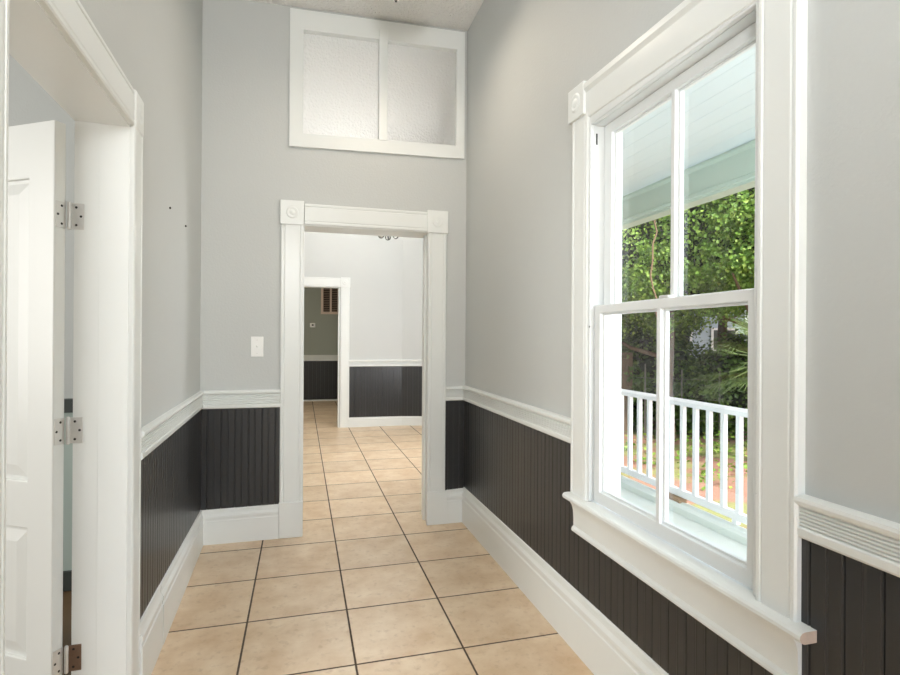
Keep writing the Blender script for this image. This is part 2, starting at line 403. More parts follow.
chair_rail('trim_11', -0.452, 1.06, 0.873, 0.982, LW, 'white chair rail beside the open door casing')
chair_rail('trim_12', -4.4, -1.55, 0.873, 0.982, LW, 'white chair rail on the street side of the open door')
chair_rail('trim_13', -0.85, -0.352, 0.867, 0.984, BW, 'white chair rail below the light switch')
chair_rail('trim_14', 0.778, 0.93, 0.880, 0.984, BW, 'short white chair rail between cased opening and window wall')
chair_rail('trim_15', 0.45, 1.26, 0.90, 1.0, FW, 'white chair rail on the far room wall')
chair_rail('trim_16', 0.0, 0.75, 0.90, 1.0, AW, 'white chair rail on the angled far wall')
chair_rail('trim_17', -1.4, 1.5, 0.837, 0.96, TW, 'white chair rail in the dim third room')

def base_profile(h, t=0.026):
    return [(0, 0), (t, 0), (t, h*0.66), (t*0.86, h*0.68), (t*0.86, h*0.72), (t*0.98, h*0.745), (t*0.98, h*0.80), (t*0.62, h*0.86), (t*0.55, h*0.93), (t*0.7, h*0.95), (t*0.6, h*0.985), (t*0.3, h), (0, h)]
def baseboard(name, s0, s1, h0, h1, fn, label, t=0.026):
    mb = MB(); pr = base_profile(1.0, t)
    mb.ext(pr, s0, s1, lambda d, z, s: fn(s, d, z*(h0+(h1-h0)*(s-s0)/(s1-s0))))
    return tag(mb.build(name, TRIM, angle=25), label, 'baseboard', 'structure')
baseboard('baseboard_right', -4.4, 1.055, 0.261, 0.255, RW, 'tall white moulded baseboard under the window')
baseboard('baseboard_left', -0.105, 1.06, 0.262, 0.226, LW, 'white moulded baseboard left of the tiles, below dark beadboard', t=0.028)
baseboard('baseboard_left_stub', -0.452, -0.108, 0.272, 0.265, LW, 'short white baseboard piece at the foot of the door casing', t=0.0265)
baseboard('baseboard_left_near', -4.4, -1.55, 0.26, 0.26, LW, 'white baseboard on the street side of the open door')
baseboard('baseboard_back', -0.84, -0.358, 0.222, 0.226, BW, 'white baseboard below the light switch wall')
baseboard('baseboard_back_short', 0.784, 0.925, 0.238, 0.245, BW, 'short white baseboard beside the right foot of the cased opening')
baseboard('baseboard_far', 0.45, 1.26, 0.145, 0.14, FW, 'white baseboard of the far room wall')
baseboard('baseboard_far_angle', 0.0, 0.75, 0.14, 0.14, AW, 'white baseboard of the angled far wall')
baseboard('baseboard_third', -1.4, 1.5, 0.03, 0.03, TW, 'thin white strip at the foot of the dim far wall', t=0.03)

# ------------------------------------------------------------------ casings with corner blocks
def rosette(mb, c, ax):
    prof = [(0.0, 0.007), (0.012, 0.0065), (0.017, 0.003), (0.022, 0.0025), (0.027, 0.005), (0.033, 0.0058), (0.038, 0.0035), (0.041, 0.0)]
    return mb.lathe(prof, c, ax, 28)
def casing_profile(a0, a1, t=0.02):
    w = a1-a0
    return [(a0, 0), (a0, t*0.8), (a0+w*0.04, t), (a0+w*0.12, t), (a0+w*0.15, t*0.82), (a0+w*0.19, t*0.96), (a0+w*0.81, t*0.96), (a0+w*0.85, t*0.82), (a0+w*0.88, t), (a0+w*0.96, t), (a1, t*0.8), (a1, 0)]

# cased opening at the end of the hall
t = thing('trim_18', (0.22, YB, 0), 'wide white casing framing the opening to the far room', 'door casing', 'structure')
og = t.location
for a, b in ((-0.356, -0.212), (0.645, 0.778)):
    MB().ext(casing_profile(a, b, 0.022), 0.23, 2.08, BW_z := (lambda s, d, z: BW(s, d, z))).build('casing', TRIM, t, og, angle=20)
for a, b in ((-0.360, -0.208), (0.643, 0.786)):
    MB().box(a, b, 0, 0.032, 0, 0.235, BW).build('plinth_block', TRIM, t, og, bevel=0.004)
MB().ext(casing_profile(2.085, 2.225, 0.022), -0.205, 0.635, lambda z, d, s: BW(s, d, z)).build('head_casing', TRIM, t, og, angle=20)
for a, b in ((-0.361, -0.209), (0.635, 0.787)):
    k = MB().box(a, b, 0, 0.032, 2.078, 2.238, BW).build('corner_block', TRIM, t, og, bevel=0.003)
    rosette(MB(), BW((a+b)/2, 0.031, 2.158), (0, -1, 0)).build('rosette', TRIM, k, og)
mb = MB()
mb.slab([-0.216, 0.665], [0.0, 2.09], [(-0.206, 0.655, -0.1, 2.08)], 0.004, -0.209, BW)
mb.build('jamb', TRIM, t, og, smooth=False)
MB().box(0.640, 0.655, -0.085, -0.120, 0, 2.08, BW).build('door_stop', TRIM, t, og, bevel=0.002)
for a, b in ((-0.356, -0.212), (0.661, 0.795)):
    MB().ext(casing_profile(a, b, -0.018), 0.0, 2.20, lambda s, d, z: BW(s, d-0.205, z)).build('casing', TRIM, t, og, angle=20)

# far doorway
t = thing('trim_19', (-0.1, YF, 0), 'white casing of the second doorway, seen through the first', 'door casing', 'structure'); og = t.location
for a, b in ((-0.655, -0.52), (0.332, 0.462)):
    MB().ext(casing_profile(a, b, 0.02), 0.0, 2.07, FW).build('casing', TRIM, t, og, angle=20)
    k = MB().box(a-0.003, b+0.006, 0, 0.028, 2.07, 2.215, FW).build('corner_block', TRIM, t, og, bevel=0.003)
    rosette(MB(), FW((a+b)/2, 0.027, 2.142), (0, -1, 0)).build('rosette', TRIM, k, og)
MB().ext(casing_profile(2.072, 2.205, 0.02), -0.515, 0.327, lambda z, d, s: FW(s, d, z)).build('head_casing', TRIM, t, og, angle=20)
MB().slab([-0.50, 0.315], [0.0, 2.075], [(-0.488, 0.303, -0.1, 2.063)], 0.002, -0.152, FW).build('jamb', TRIM, t, og, smooth=False)

# left doorway
YJ = -0.568
t = thing('trim_22', (xl(-0.97), -0.97, 0), 'white casing framing the open door, nearest the camera', 'door casing', 'structure'); og = t.location
for a, b in ((YJ+0.004, -0.452), (-1.56, -1.446)):
    MB().ext(casing_profile(a, b, 0.018), 0.0, 2.06, LW).build('casing', TRIM, t, og, angle=20)
for a, b in ((YJ+0.001, -0.450), (-1.565, -1.442)):
    k = MB().box(a, b, 0, 0.021, 2.056, 2.195, LW).build('corner_block', TRIM, t, og, bevel=0.012, seg=3)
    rosette(MB(), LW((a+b)/2, 0.0175, 2.125), (1, 0, 0)).build('rosette', TRIM, k, og)
MB().ext(casing_profile(2.064, 2.188, 0.018), -1.442, YJ-0.004, lambda z, d, s: LW(s, d, z)).build('head_casing', TRIM, t, og, angle=20)
mb = MB()      # jamb lining, thick on the hall side and stepped back where the door shuts
mb.slab([-1.46, -0.556], [0.0, 2.075], [(-1.44, YJ, -0.1, 2.058)], 0.001, -0.0893, LW)
mb.slab([-1.46, -0.556], [0.0, 2.075], [(-1.443, YJ+0.003, -0.1, 2.061)], -0.0905, -0.165, LW)
mb.build('jamb', TRIM, t, og, smooth=False, recalc=False)

# ------------------------------------------------------------------ the open door
PIN = Vector((-0.980, -0.575, 0.0)); ANG = math.radians(122)
dx = Vector((-math.sin(ANG), -math.cos(ANG), 0)); rz = math.atan2(dx.y, dx.x)
t = thing('door_1', PIN, 'white four-panel door standing open on three hinges', 'door', 'structure', rotz=rz)
x0, x1, T = 0.012, 0.80, 0.040
xs = [(x0+0.115, x0+0.35), (x0+0.445, x1-0.115)]; zs = [(0.24, 0.68), (0.84, 1.86)]
holes = [(a, b, c, d) for a, b in xs for c, d in zs]
MB().slab([x0, x1], [0.012, 2.046], holes, 0.0, T, lambda a, d, z: (a, d, z)).build('door_frame', DOORM, t, bevel=0.004, smooth=False)
for a, b, c, d in holes:
    mb = MB()
    rings = [(0.0, 0.012), (0.012, 0.012), (0.022, 0.010), (0.05, 0.004), (0.055, 0.004)]
    for side in (0, 1):
        vs = []; fs = []
        for k, (ins, dep) in enumerate(rings):
            y = dep if side == 0 else T-dep
            vs += [(a+ins, y, c+ins), (b-ins, y, c+ins), (b-ins, y, d-ins), (a+ins, y, d-ins)]
        for k in range(len(rings)-1):
            for j in range(4): fs.append((k*4+j, k*4+(j+1) % 4, k*4+4+(j+1) % 4, k*4+4+j))
        fs.append(tuple(len(rings)*4-4+j for j in range(4)))
        mb.add(vs, fs)
    mb.build('panel', DOORM, t, smooth=False)
Rm = Matrix.Rotation(-rz, 3, 'Z')
def W2L(p): return tuple(Rm @ (Vector(p)-PIN))
for i, zc in enumerate((0.238, 1.010, 1.736)):
    mat = STEEL
    h = MB().lathe([(0, -0.047), (0.003, -0.047), (0.0062, -0.044), (0.0062, -0.018), (0.0052, -0.017), (0.0062, -0.016), (0.0062, 0.014), (0.0052, 0.015), (0.0062, 0.016), (0.0062, 0.043), (0.004, 0.047), (0, 0.047)], (0, -0.002, zc), (0, 0, 1), 14).build('hinge', mat, t)
    MB().box(x0-0.0025, x0+0.0005, 0.002, 0.036, zc-0.044, zc+0.044).build('hinge_leaf', mat, h, bevel=0.0008)
    fnj = lambda x, y, z: W2L((x, y, z))
    MB().box(-0.976, -0.937, YJ-0.0005, YJ+0.0025, zc-0.044, zc+0.044, fnj).build('hinge_leaf', BRONZE if i == 0 else STEEL, h, bevel=0.0008)
    for px, pz in ((0.013, 0.030), (0.026, 0.0), (0.013, -0.030)):
        MB().lathe([(0, 0.0012), (0.003, 0.001), (0.0042, 0)], (x0-0.0025, px+0.003, zc+pz), (-1, 0, 0), 10).build('screw', BLACK, h)
        c = W2L((-0.960+0.014*(abs(pz) < 0.01), YJ-0.0005, zc+pz)); ax = Rm @ Vector((0, -1, 0))
        MB().lathe([(0, 0.0012), (0.003, 0.001), (0.0042, 0)], c, ax, 10).build('screw', BLACK, h)

# ------------------------------------------------------------------ tall sash window
t = thing('window_1', (XR, -1.125, 0.64), 'tall white double-hung window with four panes overlooking the porch', 'window', 'structure'); og = t.location
HS = lambda s, z: z+0.035*(s+0.69)
for a, b in ((-0.694, -0.562), (-1.662, -1.543)):
    w = b-a; outer = b if a > -1 else a
    pr = casing_profile(a, b, 0.028)
    MB().ext(pr, 0.664, 2.262, lambda s, d, z: RW(s, d, HS(s, z) if z > 2 else z)).build('casing', TRIM, t, og, angle=20)
    aa, bb = (a+0.018, b+0.018) if a > -1 else (a-0.018, b-0.018)
    k = MB().box(aa, bb, 0, 0.038, 2.258, 2.396, lambda s, d, z: RW(s, d, HS(s, z))).build('corner_block', TRIM, t, og, bevel=0.003)
    rosette(MB(), RW((aa+bb)/2, 0.037, HS((aa+bb)/2, 2.327)), (-1, 0, 0)).build('rosette', TRIM, k, og)
hp = [(0, 2.236), (0.016, 2.236), (0.024, 2.242), (0.026, 2.252), (0.026, 2.345), (0.030, 2.352), (0.036, 2.360), (0.036, 2.380), (0.028, 2.388), (0, 2.388)]
MB().ext(hp, -1.561, -0.676, lambda d, z, s: RW(s, d, HS(s, z))).build('head_casing', TRIM, t, og, angle=20)
# stool with rounded nose, raw wood end, and apron
sp = [(-0.02, 0.638), (0.046, 0.638), (0.054, 0.642), (0.059, 0.650), (0.058, 0.658), (0.052, 0.664), (0.044, 0.666), (-0.02, 0.666)]
mb = MB(); mb.ext(sp, -1.702, -0.552, lambda d, z, s: RW(s, max(d, 0.0) if not (-1.545 < s < -0.694) else d, z)); mb.mi[-2] = 1
mb.build('stool', [TRIM, RAWWOOD], t, og, angle=30)
ap = [(0, 0.506), (0.026, 0.506), (0.030, 0.512), (0.028, 0.522), (0.020, 0.530), (0.020, 0.560), (0.022, 0.595), (0.028, 0.618), (0.036, 0.630), (0.036, 0.638), (0, 0.638)]
MB().ext(ap, -1.664, -0.580, lambda d, z, s: RW(s, d, z)).build('apron', TRIM, t, og, angle=30)
# jamb box, stops
MB().slab([-1.545, -0.694], [0.64, 2.215], [(-1.533, -0.7045, 0.652, 2.203)], 0.0, -0.1295, RW).build('jamb', SASH, t, og, smooth=False)
for a, b in ((-0.7065, -0.6935), (-1.542, -1.5285)):
    MB().box(a, b, 0.0005, 0.020, 0.668, 2.236, RW).build('stop_bead', SASH, t, og, bevel=0.004)
MB().box(-1.5305, -0.7065, 0.0005, 0.020, 2.203, 2.236, RW).build('stop_bead', SASH, t, og, bevel=0.004)
MB().box(-0.7060, -0.7045, -0.012, -0.006, 2.125, 2.170, RW).build('sash_pulley', DARKHOLE, t, og)
def sash(name, y0, y1, z0, z1, st, st2, rb, rt, xin, ym, mw=0.020):
    """front face at d = -xin, 38 mm thick, panes set toward the outside, glazing splays toward the room"""
    f = lambda s, d, z: RW(s, d, z)
    hs = [(y0+st2, ym-mw/2, z0+rb, z1-rt), (ym+mw/2, y1-st, z0+rb, z1-rt)]
    mb = MB().slab([y0, y1], [z0, z1], hs, -xin, -xin-0.038, f)
    o = mb.build(name, SASH, t, og, bevel=0.003, smooth=False)
    for a, b, c, d in hs:
        g = MB(); e = 0.008                                    # glazing bead: a small splayed frame around the pane
        fr = MB().slab([a-0.001, b+0.001], [c-0.001, d+0.001], [(a+e, b-e, c+e, d-e)], -xin-0.016, -xin-0.030, f)
        fr.build('glazing_bead', SASH, o, og, bevel=0.002, smooth=False)
        p = MB().add([f(a+e-0.002, -xin-0.028, c+e-0.002), f(b-e+0.002, -xin-0.028, c+e-0.002), f(b-e+0.002, -xin-0.028, d-e+0.002), f(a+e-0.002, -xin-0.028, d-e+0.002)], [(0, 1, 2, 3)])
        p.build('pane', GLASS, o, og, smooth=False, recalc=False)
    return o
lo = sash('lower_sash', -1.5305, -0.7065, 0.668, 1.466, 0.040, 0.0445, 0.048, 0.032, 0.003, -1.112)
up = sash('upper_sash', -1.5305, -0.7065, 1.434, 2.203, 0.053, 0.0565, 0.032, 0.040, 0.043, -1.129)
mb = MB(); mb.box(-1.150, -1.100, -0.012, -0.046, 1.4662, 1.478, RW); mb.build('sash_lock', STEEL, up, og, bevel=0.004)
for y, z in ((-0.7185, 1.38), (-1.5315, 0.935)):
    MB().lathe([(0, 0.001), (0.0035, 0.001), (0.004, 0)], RW(y+(0.012 if y > -1 else -0.012), 0.020, z), (-1, 0, 0), 10).build('screw', BLACK, t, og)
# outside casing
MB().slab([-1.70, -0.57], [0.55, 2.36], [(-1.56, -0.668, 0.62, 2.24)], -0.131, -0.150, RW).build('outside_casing', RAILM, t, og, smooth=False)

# ------------------------------------------------------------------ transom
t = thing('window_2', (0.3, YB, 2.6), 'white two-pane frosted transom high above the cased opening', 'window', 'structure'); og = t.location
TF = lambda s, d, z: BW(s, d, TZ(s, z))
MB().slab([-0.308, 0.908], [2.606, 3.524], [(-0.219, 0.847, 2.698, 3.39)], 0.0005, 0.022, TF).build('window_frame', TRIM, t, og, bevel=0.003, smooth=False)
MB().slab([-0.249, 0.869], [2.661, 3.419], [(-0.219, 0.847, 2.698, 3.39)], 0.0, -0.05, TF).build('sash', TRIM, t, og, smooth=False)
MB().box(0.286, 0.346, -0.035, 0.026, 2.692, 3.462, TF).build('muntin', TRIM, t, og, bevel=0.003)
for a, b in ((-0.219, 0.286), (0.346, 0.847)):
    MB().box(a, b, -0.022, -0.027, 2.698, 3.39, TF).build('pane', FROST, t, og, smooth=False)

# ------------------------------------------------------------------ small wall things
def screwed(mb, c, ax, r=0.0032): return mb.lathe([(0, 0.0012), (r*0.7, 0.001), (r, 0)], c, ax, 10)
t = thing('light_switch', BW(-0.502, 0, 1.265), 'white toggle light switch on the end wall left of the cased opening', 'light switch'); og = t.location
MB().box(-0.541, -0.463, 0.0004, 0.006, 1.200, 1.332, BW).build('cover_plate', PLASTIC, t, og, bevel=0.0035, seg=3)
k = MB().box(-0.508, -0.496, 0.0062, 0.009, 1.251, 1.279, BW).build('toggle_slot', PLASTIC, t, og)
mb = MB(); mb.ext([(0.007, 1.262), (0.022, 1.270), (0.022, 1.277), (0.007, 1.274)], -0.5065, -0.4975, lambda d, z, s: BW(s, d, z)); mb.build('toggle', PLASTIC, k, og, bevel=0.001)
for z in (1.222, 1.310): screwed(MB(), BW(-0.502, 0.006, z), (0, -1, 0)).build('screw', STEEL, t, og)
for (y, z), lb in (((0.10, 1.930), 'small dark screw in the left wall, nearer the door casing'), ((0.507, 1.926), 'small dark screw in the left wall, nearer the corner')):
    mb = MB().lathe([(0, 0.008), (0.004, 0.0075), (0.0062, 0.004), (0.0062, 0.003), (0.003, 0.0025), (0.003, 0.0)], LW(y, 0.0002, z), (1, 0.03, 0.0), 12)
    tag(mb.build('wall_screw', BLACK, None, LW(y, 0, z)), lb, 'screw')
# thermostat
t = thing('thermostat', TW(0.0, 0, 1.58), 'small white thermostat on the dim far wall below the air grille', 'thermostat'); og = t.location
MB().box(-0.055, 0.055, 0.0005, 0.022, 1.535, 1.625, TW).build('thermostat_body', PLASTIC, t, og, bevel=0.012, seg=3)
MB().lathe([(0, 0.010), (0.016, 0.009), (0.02, 0.0)], TW(0.0, 0.0215, 1.585), (0, -1, 0), 18).build('dial', BLACK, t, og)
MB().box(-0.09, 0.07, 0.0005, 0.016, 1.500, 1.520, TW).build('thermostat_base', WALLG, t, og, bevel=0.003)
# return-air grille
t = thing('air_vent', TW(0.5, 0, 1.83), 'beige louvred air grille high on the dim far wall', 'vent'); og = t.location
cols = [(0.215, 0.345), (0.385, 0.505), (0.545, 0.67)]
MB().slab([0.165, 0.72], [1.815, 2.55], [(a, b, 1.865, 2.50) for a, b in cols], 0.0005, 0.03, TW).build('vent_frame', VENTM, t, og, bevel=0.004, smooth=False)
MB().box(0.20, 0.69, 0.0006, 0.002, 1.85, 2.52, TW).build('backing', DARKHOLE, t, og)
for a, b in cols:
    mb = MB()
    for k in range(17):
        z = 1.873+k*0.0372
        mb.ext([(0.004, z+0.016), (0.022, z), (0.024, z+0.003), (0.006, z+0.019)], a-0.003, b+0.003, lambda d, zz, s: TW(s, d, zz))
    mb.build('louver', paint('vent_louver', (150, 132, 118), 0.6) if a < 0.3 else bpy.data.materials['vent_louver'], t, og, smooth=False)

# hall ceiling lamp (only the finial reaches into the view) and far room fixture
HL = Vector((0.258, 0.2, 0)); zc = ZC(HL.x)
t = thing('ceiling_lamp', (HL.x, HL.y, zc), 'dark finial of the lamp hanging from the hall ceiling', 'ceiling lamp'); og = t.location
P = lambda z: (HL.x, HL.y, z)
MB().lathe([(0, 0), (0.065, 0), (0.065, -0.012), (0.03, -0.03), (0.012, -0.035), (0, -0.035)], P(zc), (0, 0, 1), 24).build('canopy', BLACK, t, og)
MB().tube([P(zc-0.03), P(3.22)], 0.007).build('rod', BLACK, t, og)
MB().lathe([(0.15, 0.13), (0.153, 0.125), (0.14, 0.07), (0.10, 0.03), (0.05, 0.012), (0.012, 0.008), (0.012, 0.004), (0.05, 0.008), (0.10, 0.025), (0.145, 0.067), (0.158, 0.125), (0.156, 0.133), (0.15, 0.13)], P(3.20), (0, 0, 1), 32).build('bowl_shade', BULB, t, og)
k = MB().lathe([(0, -0.064), (0.005, -0.062), (0.009, -0.055), (0.009, -0.046), (0.004, -0.040), (0.006, -0.034), (0.016, -0.016), (0.02, -0.002), (0.02, 0.004), (0, 0.004)], P(3.20), (0, 0, 1), 20).build('finial', BLACK, t, og)

FL = Vector((0.752, 3.6, 3.6))
t = thing('spot_fixture', FL, 'dark three-lamp ceiling fixture showing below the cased opening head', 'light fixture'); og = t.location
MB().lathe([(0, 0), (0.06, 0), (0.06, -0.015), (0.02, -0.03), (0, -0.03)], FL, (0, 0, 1), 24).build('canopy', BLACK, t, og)
MB().tube([FL, (FL.x, FL.y, 2.57)], 0.008).build('rod', BLACK, t, og)
MB().lathe([(0, -0.07), (0.006, -0.066), (0.009, -0.05), (0.012, -0.03), (0.022, -0.02), (0.024, 0.02), (0.010, 0.035), (0, 0.035)], (FL.x, FL.y, 2.550), (0, 0, 1), 18).build('hub', BLACK, t, og)
for ang, tilt in ((190, 0.2), (-22, 0.5), (85, 0.3)):
    a = math.radians(ang); d = Vector((math.cos(a), math.sin(a), 0)); c = Vector((FL.x, FL.y, 2.542))
    e = c+d*0.085+Vector((0, 0, -0.018))
    am = MB().tube([c+d*0.015, c+d*0.045+Vector((0, 0, 0.012)), e+Vector((0, 0, 0.02))], 0.007).build('arm', BLACK, t, og)
    ax = Vector((d.x*0.3, -0.85, -0.35)).normalized()
    cup = MB().lathe([(0, -0.045), (0.014, -0.043), (0.027, -0.02), (0.034, 0.012), (0.034, 0.02), (0.029, 0.02), (0.026, 0.005), (0, 0.005)], e, ax, 20).build('lamp_cup', BLACK, am, og)
    MB().lathe([(0, 0.012), (0.014, 0.010), (0.022, 0.006), (0.022, 0.0052)], e, ax, 20).build('bulb', BULB, am, og)

# ------------------------------------------------------------------ porch
mb = MB()
mb.ext([(1.06, -0.05), (2.70, -0.05), (2.715, -0.06), (2.715, -0.09), (1.06, -0.09)], -4.8, 4.0, lambda x, z, y: (x, y, z))
tag(mb.build('porch_floor', PORCHFLOOR), 'pale green painted porch floor outside the window', 'porch floor', 'structure')
tag(MB().box(1.06, 2.72, -4.8, 4.0, -0.62, -0.09).build('porch_skirt', SIDING), 'white boards closing the porch underside', 'porch skirt', 'structure')
cp = [(2.66, -0.05), (2.66, 0.0), (2.68, 0.022), (2.72, 0.03), (2.765, 0.018), (2.775, -0.01), (2.775, -0.09), (2.716, -0.09), (2.716, -0.05)]
tag(MB().ext(cp, -4.8, 4.0, lambda x, z, y: (x, y, z)).build('porch_curb', PORCHFLOOR), 'rounded pale curb along the porch edge below the railing', 'curb', 'structure')
mb = MB(); pr = [(1.061, 2.66)]
x = 1.10
while x < 2.66: pr += [(x-0.002, 2.66), (x, 2.664), (x+0.002, 2.66)]; x += 0.14
pr += [(2.80, 2.66), (2.80, 2.80), (1.061, 2.80)]
tag(mb.ext(pr, -4.8, 1.27, lambda x, z, y: (x, y, z)).build('porch_ceiling', PORCHCEIL, smooth=False), 'pale blue board porch ceiling outside the window', 'porch ceiling', 'structure')
mb = MB(); pr = [(2.07, 2.66), (2.80, 2.66), (2.80, 2.80), (2.07, 2.80)]
tag(mb.ext(pr, 1.272, 4.0, lambda x, z, y: (x, y, z)).build('porch_ceiling_end', PORCHCEIL, smooth=False), 'pale blue porch ceiling past the corner of the far room', 'porch ceiling', 'structure')
bp = [(2.68, 2.42), (2.695, 2.415), (2.695, 2.395), (2.82, 2.395), (2.82, 2.655), (2.66, 2.655), (2.66, 2.635), (2.69, 2.62), (2.69, 2.455), (2.68, 2.445)]
tag(MB().ext(bp, -4.8, 4.0, lambda x, z, y: (x, y, z+0.004*y)).build('porch_beam', [BEAMM]), 'pale green porch beam crossing the upper panes', 'beam', 'structure')
tag(MB().ext([(1.0, 2.81), (3.3, 2.81), (3.3, 2.85), (1.0, 3.55)], -4.8, 4.0, lambda x, z, y: (x, y, z)).build('porch_roof', ROOFM), 'porch roof above the pale ceiling', 'roof', 'structure')
for y, lb in ((2.42, 'white porch post at the far end of the railing'), (-1.55, 'white porch post at the near end of the railing'), (-4.5, 'white porch post by the street steps')):
    tag(MB().box(2.69, 2.79, y-0.05, y+0.05, 0.025, 2.394+0.004*y).build('porch_post', RAILM, None, (2.74, y, 0.025), bevel=0.006), lb, 'post', 'structure')
t = thing('porch_railing', (2.74, 0.45, 0.03), 'white wooden porch railing with square balusters beyond the lower panes', 'railing'); og = t.location
MB().ext([(2.705, 0.800), (2.785, 0.800), (2.785, 0.832), (2.760, 0.850), (2.725, 0.850), (2.705, 0.832)], -1.4995, 2.3695, lambda x, z, y: (x, y, z)).build('top_rail', RAILM, t, og)
MB().box(2.722, 2.768, -1.4995, 2.3695, 0.062, 0.118).build('bottom_rail', RAILM, t, og, bevel=0.003)
y = 0.425-13*0.1443
while y < 2.35:
    MB().box(2.729, 2.763, y-0.017, y+0.017, 0.1185, 0.7995).build('baluster', RAILM, t, og); y += 0.1443
for y in (2.2, 0.45, -1.2):
    MB().box(2.725, 2.765, y-0.02, y+0.02, 0.029, 0.0615).build('foot_block', RAILM, t, og)
mb = MB()
n = 9; vs = []
for i in range(n+1):
    yy = 0.97+0.19*i/n
    for x, z in ((2.69, 0.024), (2.765, 0.016), (2.765, 0.052), (2.725, 0.060), (2.685, 0.050)):
        vs.append((x+random.uniform(-.006, .006), yy+random.uniform(-.006, .006), z+random.uniform(-.004, .006)*(z > 0.03)))
fs = [(i*5+j, i*5+(j+1) % 5, i*5+5+(j+1) % 5, i*5+5+j) for i in range(n) for j in range(5)]+[tuple(range(5)), tuple(n*5+j for j in range(5))]
tag(mb.add(vs, fs).build('wood_scrap', WEATHER, None, (2.73, 1.06, 0.02), smooth=False), 'weathered brown wood scrap on the curb under the railing', 'wood')

# ------------------------------------------------------------------ garden
def W(u, D, z=-0.6):
    p = CAM+D*(Fv+Rv*((u-450)/FPX)); return Vector((p.x, p.y, z))
GZ = -0.6
mb = MB(); n = 40; vs = []; x0, x1, y0, y1 = -40, 60, -30, 70
tag(MB().add([(x0, y0, GZ), (x1, y0, GZ), (x1, y1, GZ), (x0, y1, GZ)], [(0, 1, 2, 3)]).build('ground', GROUND, smooth=False), 'reddish soil yard with leaf litter and patchy grass', 'ground', 'structure')

def leaf(vs, fs, p, nrm, size, rng):
    a = nrm.orthogonal().normalized(); th = rng.uniform(0, 6.283); b = nrm.cross(a)
    d = a*math.cos(th)+b*math.sin(th); e = nrm.cross(d)
    k = len(vs); w = size*0.42
    droop = nrm*size*0.18
    vs += [p, p+d*size*0.45+e*w*0.9+droop*0.6, p+d*size, p+d*size*0.45-e*w*0.9+droop*0.6]
    fs.append((k, k+1, k+2, k+3))
def foliage(center, rad, nclump, nleaf, size, rng, shell=0.55, clumpr=0.28):
    vs, fs = [], []
    for _ in range(nclump):
        while True:
            q = Vector((rng.uniform(-1, 1), rng.uniform(-1, 1), rng.uniform(-1, 1)))
            if shell < q.length < 1.0: break
        c = Vector((q.x*rad[0], q.y*rad[1], q.z*rad[2])); out = q.normalized()
        r = clumpr*rng.uniform(0.6, 1.3)
        for _ in range(nleaf):
            g = Vector((rng.gauss(0, 1), rng.gauss(0, 1), rng.gauss(0, 0.7)))*r*0.6
            nr = (out*0.8+Vector((rng.gauss(0, .5), rng.gauss(0, .5), rng.gauss(0.55, .5)))).normalized()
            leaf(vs, fs, center+c+g, nr, size*rng.uniform(0.6, 1.3), rng)
    mb = MB(); mb.add(vs, fs); return mb
def core(center, rad, rng):
    bm = bmesh.new(); bmesh.ops.create_icosphere(bm, subdivisions=4, radius=1.0)
    sd = [Vector((rng.uniform(-9, 9), rng.uniform(-9, 9), rng.uniform(-9, 9))) for _ in range(3)]
    from mathutils import noise as mn
    mb = MB(); vs = []
    for v in bm.verts:
        k = 1+0.35*mn.noise(v.co*2.2+sd[0])+0.18*mn.noise(v.co*6+sd[1])
        vs.append(center+Vector((v.co.x*rad[0], v.co.y*rad[1], v.co.z*rad[2]))*k)
    mb.add(vs, [tuple(v.index for v in f.verts) for f in bm.faces]); bm.free(); return mb
def tree(base, h, r, zlow, mat, label, seed, dens=1.0, size=0.062, lean=0.0, corescale=0.72):
    rng = random.Random(seed)
    t = thing('tree', base, label, 'tree', group='trees beyond the porch'); og = t.location
    cz = base.z+(zlow+h)/2; rad = (r, r, (h-zlow)/2)
    cen = Vector((base.x, base.y, cz))
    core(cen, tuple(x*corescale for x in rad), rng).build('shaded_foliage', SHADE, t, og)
    foliage(cen, rad, int(560*dens), 105, size, rng, 0.62, 0.24).build('crown', mat, t, og, smooth=False, recalc=False)
    pts = [base+Vector((0, 0, -0.03)), base+Vector((lean*0.3, 0.05, zlow*0.5)), base+Vector((lean*0.7, -0.04, zlow)), base+Vector((lean, 0, (zlow+h)/2))]
    tr = MB().tube(pts, [0.16, 0.12, 0.10, 0.05], 10).build('trunk', BARK, t, og)
    for k in range(3):
        a = rng.uniform(0, 6.28); s = pts[1].lerp(pts[2], rng.uniform(0.5, 1))
        e = s+Vector((math.cos(a)*r*0.6, math.sin(a)*r*0.6, rng.uniform(0.5, 1.0)))
        MB().tube([s, s.lerp(e, 0.5)+Vector((0, 0, -0.1)), e], [0.05, 0.035, 0.015], 7).build('branch', BARK, tr, og)
    return t
tree(W(668, 10.2), 7.6, 2.3, 2.05, LEAF, 'bright green tree filling the upper left pane behind the vine', 1, 1.6)
tree(W(775, 9.2), 7.4, 2.2, 2.2, LEAF, 'bright green tree filling the upper right pane', 2, 1.5, lean=-0.4)
tree(W(560, 11.0), 7.0, 2.2, 1.5, LEAF, 'bright green tree beyond the far end of the porch', 3)
tree(W(722, 13.5), 9.0, 3.0, 2.6, LEAFD, 'taller dark tree standing behind the two bright trees', 4, 1.3, 0.13)
tree(W(615, 14.0), 8.5, 2.9, 1.3, LEAFD, 'tall dark tree behind the brown fence', 5, 1.1, 0.13)
tree(W(900, 10.0), 7.0, 2.4, 1.8, LEAF, 'bright green tree past the near casing of the window', 6)
tree(W(1050, 13.0), 8.0, 2.8, 1.6, LEAFD, 'dark tree at the street side of the yard', 8)
